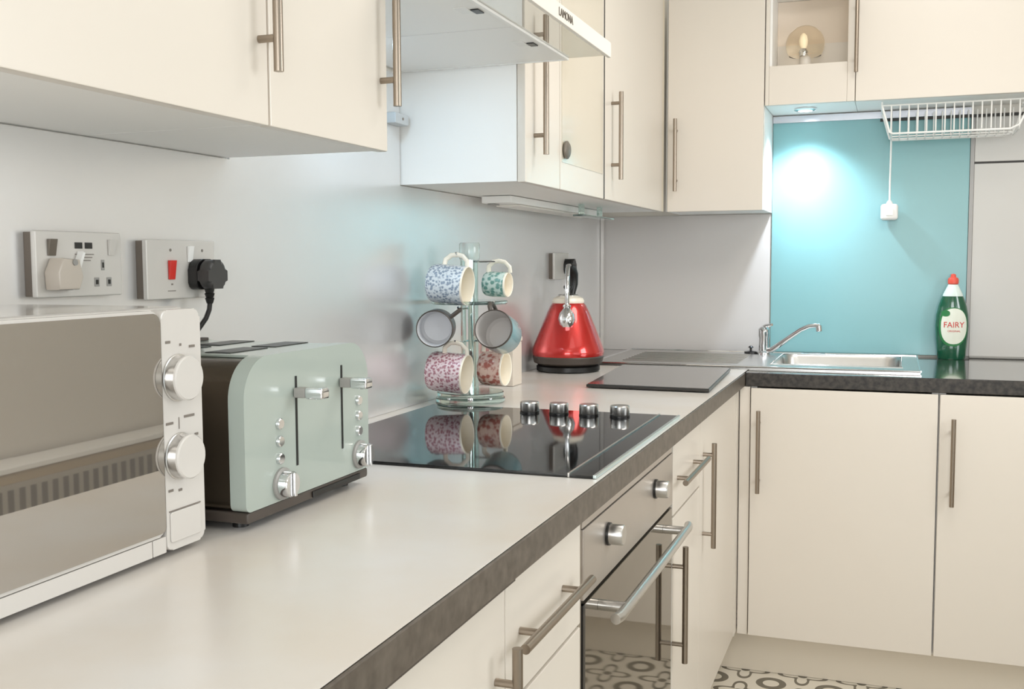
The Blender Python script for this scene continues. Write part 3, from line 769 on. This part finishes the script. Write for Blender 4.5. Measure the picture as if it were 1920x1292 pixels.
def mug(label, mouth, bottom, D, outer, inner, hdir=(0, 0, 1), rim=None, handle_m=None, h_at=.5, group=None):
    """mouth / bottom: centres of the two ends"""
    mouth, bottom = V(mouth), V(bottom)
    ax = (mouth - bottom).normalized(); h = (mouth - bottom).length; r = D / 2
    hx = V(hdir); hx = (hx - ax * hx.dot(ax)).normalized(); hy = ax.cross(hx)
    mw = Matrix((hx, hy, ax)).transposed().to_4x4(); mw.translation = bottom
    g = thing('mug', label, 'mug', mw=mw, group=group)
    prof = [(r * .86, 0), (r * .93, .003), (r, .012), (r, h - .004), (r - .0005, h - .001)]
    pin = [(r - .0015, h), (r - .003, h - .001), (r - .004, h - .006), (r - .004, .014), (r - .010, .007), (.0003, .006)]
    nO = len(prof)
    mis = [0] * (nO - 2) + [2, 2, 2] + [1] * 6
    obj('body', B().lathe(prof + pin, n=36, cap1=False, mis=mis[:len(prof + pin) - 1]), [outer, inner, rim or inner], g, local=True)
    zc = h * h_at
    hp = [(r - .001, 0, zc - .027), (r + .012, 0, zc - .026), (r + .023, 0, zc - .014), (r + .0255, 0, zc), (r + .023, 0, zc + .014), (r + .012, 0, zc + .026), (r - .001, 0, zc + .027)]
    obj('handle', B().tube(hp, .0042, 10, 1.35), handle_m or inner, g, local=True)
    return mw @ V((r + .021, 0, zc))

h = mug('white mug with blue speckle hanging top left on the rack', (.126, .884, 1.181), (.038, .882, 1.188), .088, mugblue, ivory, hdir=(.05, .25, 1), h_at=.58)
hook_to(h)
h = mug('green patterned mug hanging top right on the rack', (.186, .985, 1.182), (.128, .987, 1.184), .058, muggreen, ivory, hdir=(0, -.1, 1), h_at=.6)
hook_to(h)
h = mug('dark-rimmed mug facing out at middle left of the rack', (.074, .815, 1.088), (.046, .898, 1.088), .083, mat('mug_slate_outside', (70, 78, 84), .3), mat('mug_pale_inside', (222, 222, 224), .3), hdir=(.75, .3, .6), rim=darkbr, handle_m=darkbr)
hook_to(h)
h = mug('teal-grey mug with open mouth at middle right of the rack', (.194, .862, 1.088), (.190, .945, 1.066), .088, tealmug, greymug, hdir=(-.35, .2, 1), rim=darkbr, handle_m=darkbr)
hook_to(h)
h = mug('pink speckled mug hanging at lower left of the rack', (.126, .876, .983), (.038, .872, .990), .090, mugpink, ivory, hdir=(.05, -.15, 1), h_at=.68)
hook_to(h)
h = mug('rose floral mug hanging at lower right of the rack', (.186, .966, .988), (.126, .966, .989), .079, mugred, ivory, hdir=(-.1, 0, 1), h_at=.5)
hook_to(h)
t = thing('canister', 'plain pale box canister behind the mug rack', 'canister', (.07, 1.36, ZC))
obj('box', B().box(.026, .094, 1.265, 1.335, ZC + .0004, ZC + .115, .003), mat('canister_cream', (226, 214, 200), .4), t)
obj('lid', B().box(.024, .096, 1.263, 1.337, ZC + .1154, ZC + .128, .003), mat('canister_cream', (226, 214, 200), .4), t)

# ------------------------------------------------------------------ downlight, wire basket, hanging switch
t = thing('downlight', 'small round bright downlight under the short cabinet over the sink', 'lamp', (.735, 2.34, 1.735))
obj('bezel', B().lathe([(.036, 0), (.036, .005), (.030, .008), (.028, .008)], (.735, 2.34, 1.7372), (0, 0, -1), 36), chrome, t)
obj('lens', B().lathe([(.0275, .0072), (.020, .0085)], (.735, 2.34, 1.7372), (0, 0, -1), 28), puckm, t)

t = thing('wire_basket', 'white wire under-shelf basket hanging below the upper right cabinet', 'basket', (1.18, 2.36, 1.63))
BX0, BX1, BYF, BYB, BZT, BZ = .975, 1.395, 2.262, 2.452, 1.722, 1.634
WR = .0022
rimp = [(BX0, BYF, BZT), (BX0 + .024, BYF, BZ + .005), (BX0 + .034, BYF, BZ), (BX1 - .05, BYF, BZ), (BX1 - .025, BYF, BZ + .012), (BX1 - .012, BYF, BZ + .04), (BX1, BYF, BZT)]
obj('front_rim', B().tube([(x, y, z) for x, y, z in rimp], .0034, 8), white, t)
obj('back_rim', B().tube([(x, BYB, z) for x, y, z in rimp], .0034, 8), white, t)
obj('top_rail', B().tube([(BX0, BYF, BZT), (BX0, BYB, BZT)], .0034, 8).tube([(BX1, BYF, BZT), (BX1, BYB, BZT)], .0034, 8).tube([(BX0, BYF, BZT), (BX1, BYF, BZT)], .0026, 8), white, t)
hg = B()
for x in (BX0, BX1):
    for y in (BYF + .02, BYB - .02): hg.tube([(x, y, BZT), (x, y, 1.7365)], .003, 8)
obj('hanger', hg, white, t)
obj('floor_rod', B().tube([(BX0 + .03, BYF + .065, BZ - .002), (BX1 - .04, BYF + .065, BZ - .002)], WR, 6), white, t)
obj('floor_rod', B().tube([(BX0 + .03, BYF + .13, BZ - .002), (BX1 - .04, BYF + .13, BZ - .002)], WR, 6), white, t)
w0 = None
for k in range(15):
    x = BX0 + .028 + k * .0262
    if w0 is None:
        w0 = obj('wire', B().tube([(x, BYF + .0005, BZT), (x, BYF + .0005, BZ + .006), (x, BYF + .006, BZ), (x, BYB - .006, BZ), (x, BYB - .0005, BZ + .006), (x, BYB - .0005, BZT)], WR, 6), white, t)
    else:
        c = w0.copy(); COL.objects.link(c); c.parent = t; c.location = (k * .0262, 0, 0)

t = thing('cord_switch', 'white switch block hanging on a white cord before the aqua glass', 'switch', (1.0, 2.455, 1.37))
obj('cord', B().tube([(1.003, 2.462, 1.7365), (1.004, 2.462, 1.62), (1.003, 2.462, 1.50), (1.0035, 2.462, 1.432)], .0032, 8), white, t)
obj('block', B().box(.9760, 1.0310, 2.440, 2.482, 1.3700, 1.4240, .010, 4), white, t)
obj('collar', B().lathe([(.012, 0), (.009, .006), (.005, .012)], (1.0035, 2.461, 1.4242), n=18), white, t)
obj('rocker', B().box(.992, 1.015, 2.4365, 2.4398, 1.385, 1.409, .0012), white, t)

# ------------------------------------------------------------------ dish soap bottle
DX, DY = 1.206, 2.440
t = thing('dish_soap_bottle', 'green dish soap bottle with red cap at the right of the sink', 'bottle', (DX, DY, ZC))
BP = [(.910, .040, .024), (.914, .0425, .026), (.950, .046, .028), (.985, .0495, .0295), (1.020, .0515, .030), (1.055, .0495, .0295), (1.085, .0435, .028), (1.105, .0370, .026), (1.117, .0320, .0245)]
def rad_at(z):
    for a, b_ in zip(BP, BP[1:]):
        if a[0] <= z <= b_[0]:
            k = (z - a[0]) / (b_[0] - a[0]); return a[1] + (b_[1] - a[1]) * k, a[2] + (b_[2] - a[2]) * k
    return BP[-1][1:]
bb = B()
bb.loft([bb.ring(V((DX, DY, z + .0004)), V((1, 0, 0)), V((0, 1, 0)), a, 40, b_) for z, a, b_ in BP])
body = obj('body', bb, dishgreen, t)
bb = B()
bb.loft([bb.ring(V((DX, DY, z)), V((1, 0, 0)), V((0, 1, 0)), a, 36, b_) for z, a, b_ in ((1.1178, .031, .024), (1.124, .030, .0235), (1.140, .0225, .020), (1.156, .0150, .0150))])
obj('shoulder_cap', bb, clearcap, t, label='milky white shoulder cap')
obj('cap', B().lathe([(.0135, .2465), (.0165, .249), (.0170, .262), (.0140, .268), (.0085, .270), (.0080, .278), (.004, .281)], (DX, DY, ZC), n=28), redcap, t, label='red nozzle cap')
def surf(u, z, off):
    a, b_ = rad_at(z); u2 = max(-.97, min(.97, u / a))
    n = V((u2 / a, -math.sqrt(1 - u2 * u2) / b_, 0)).normalized()
    return V((DX + u, DY - b_ * math.sqrt(1 - u2 * u2), z)) + n * off
def oval(cu, cz, ru, rz, off, sq=2.4):
    b = B(); rings = []
    for k in range(9):
        f = (k + .001) / 8
        rings.append([b.bm.verts.new(surf(cu + ru * f * math.copysign(abs(math.cos(a)) ** (2 / sq), math.cos(a)), cz + rz * f * math.copysign(abs(math.sin(a)) ** (2 / sq), math.sin(a)), off)) for a in [2 * math.pi * i / 32 for i in range(32)]])
    b.loft(rings, cap0=True, cap1=False)
    return b
obj('label_border', oval(.002, 1.018, .0425, .064, .0006), labelgr, body)
obj('label', oval(.004, 1.020, .0385, .0585, .0010), labelm, body, label='white oval label with red word')
obj('label_swirl', oval(-.021, 1.062, .013, .010, .0014), labelgr, body)
tx = textmesh('FAIRY', .0230, .0002)
for v in tx.bm.verts: v.co = surf(v.co.x * 1.05 + .004, 1.024 + v.co.y * 1.15, .0016 + v.co.z)
obj('lettering', tx, redtxt, body)
tx = textmesh('ORIGINAL', .0085, .0002)
for v in tx.bm.verts: v.co = surf(v.co.x + .005, 1.004 + v.co.y, .0016 + v.co.z)
obj('lettering', tx, redtxt, body)

# ------------------------------------------------------------------ ceiling lamp fittings
for x, y, q in ((1.20, 1.10, 'nearest the sink'), (1.30, -.20, 'in the middle of the room'), (1.40, -1.70, 'by the window')):
    t = thing('ceiling_lamp', 'round white ceiling light panel ' + q, 'lamp', (x, y, ZT), 'ceiling lamps')
    obj('fitting', B().lathe([(.43, 0), (.43, .025), (.41, .035)], (x, y, ZT - .0005), (0, 0, -1), 48), white, t)
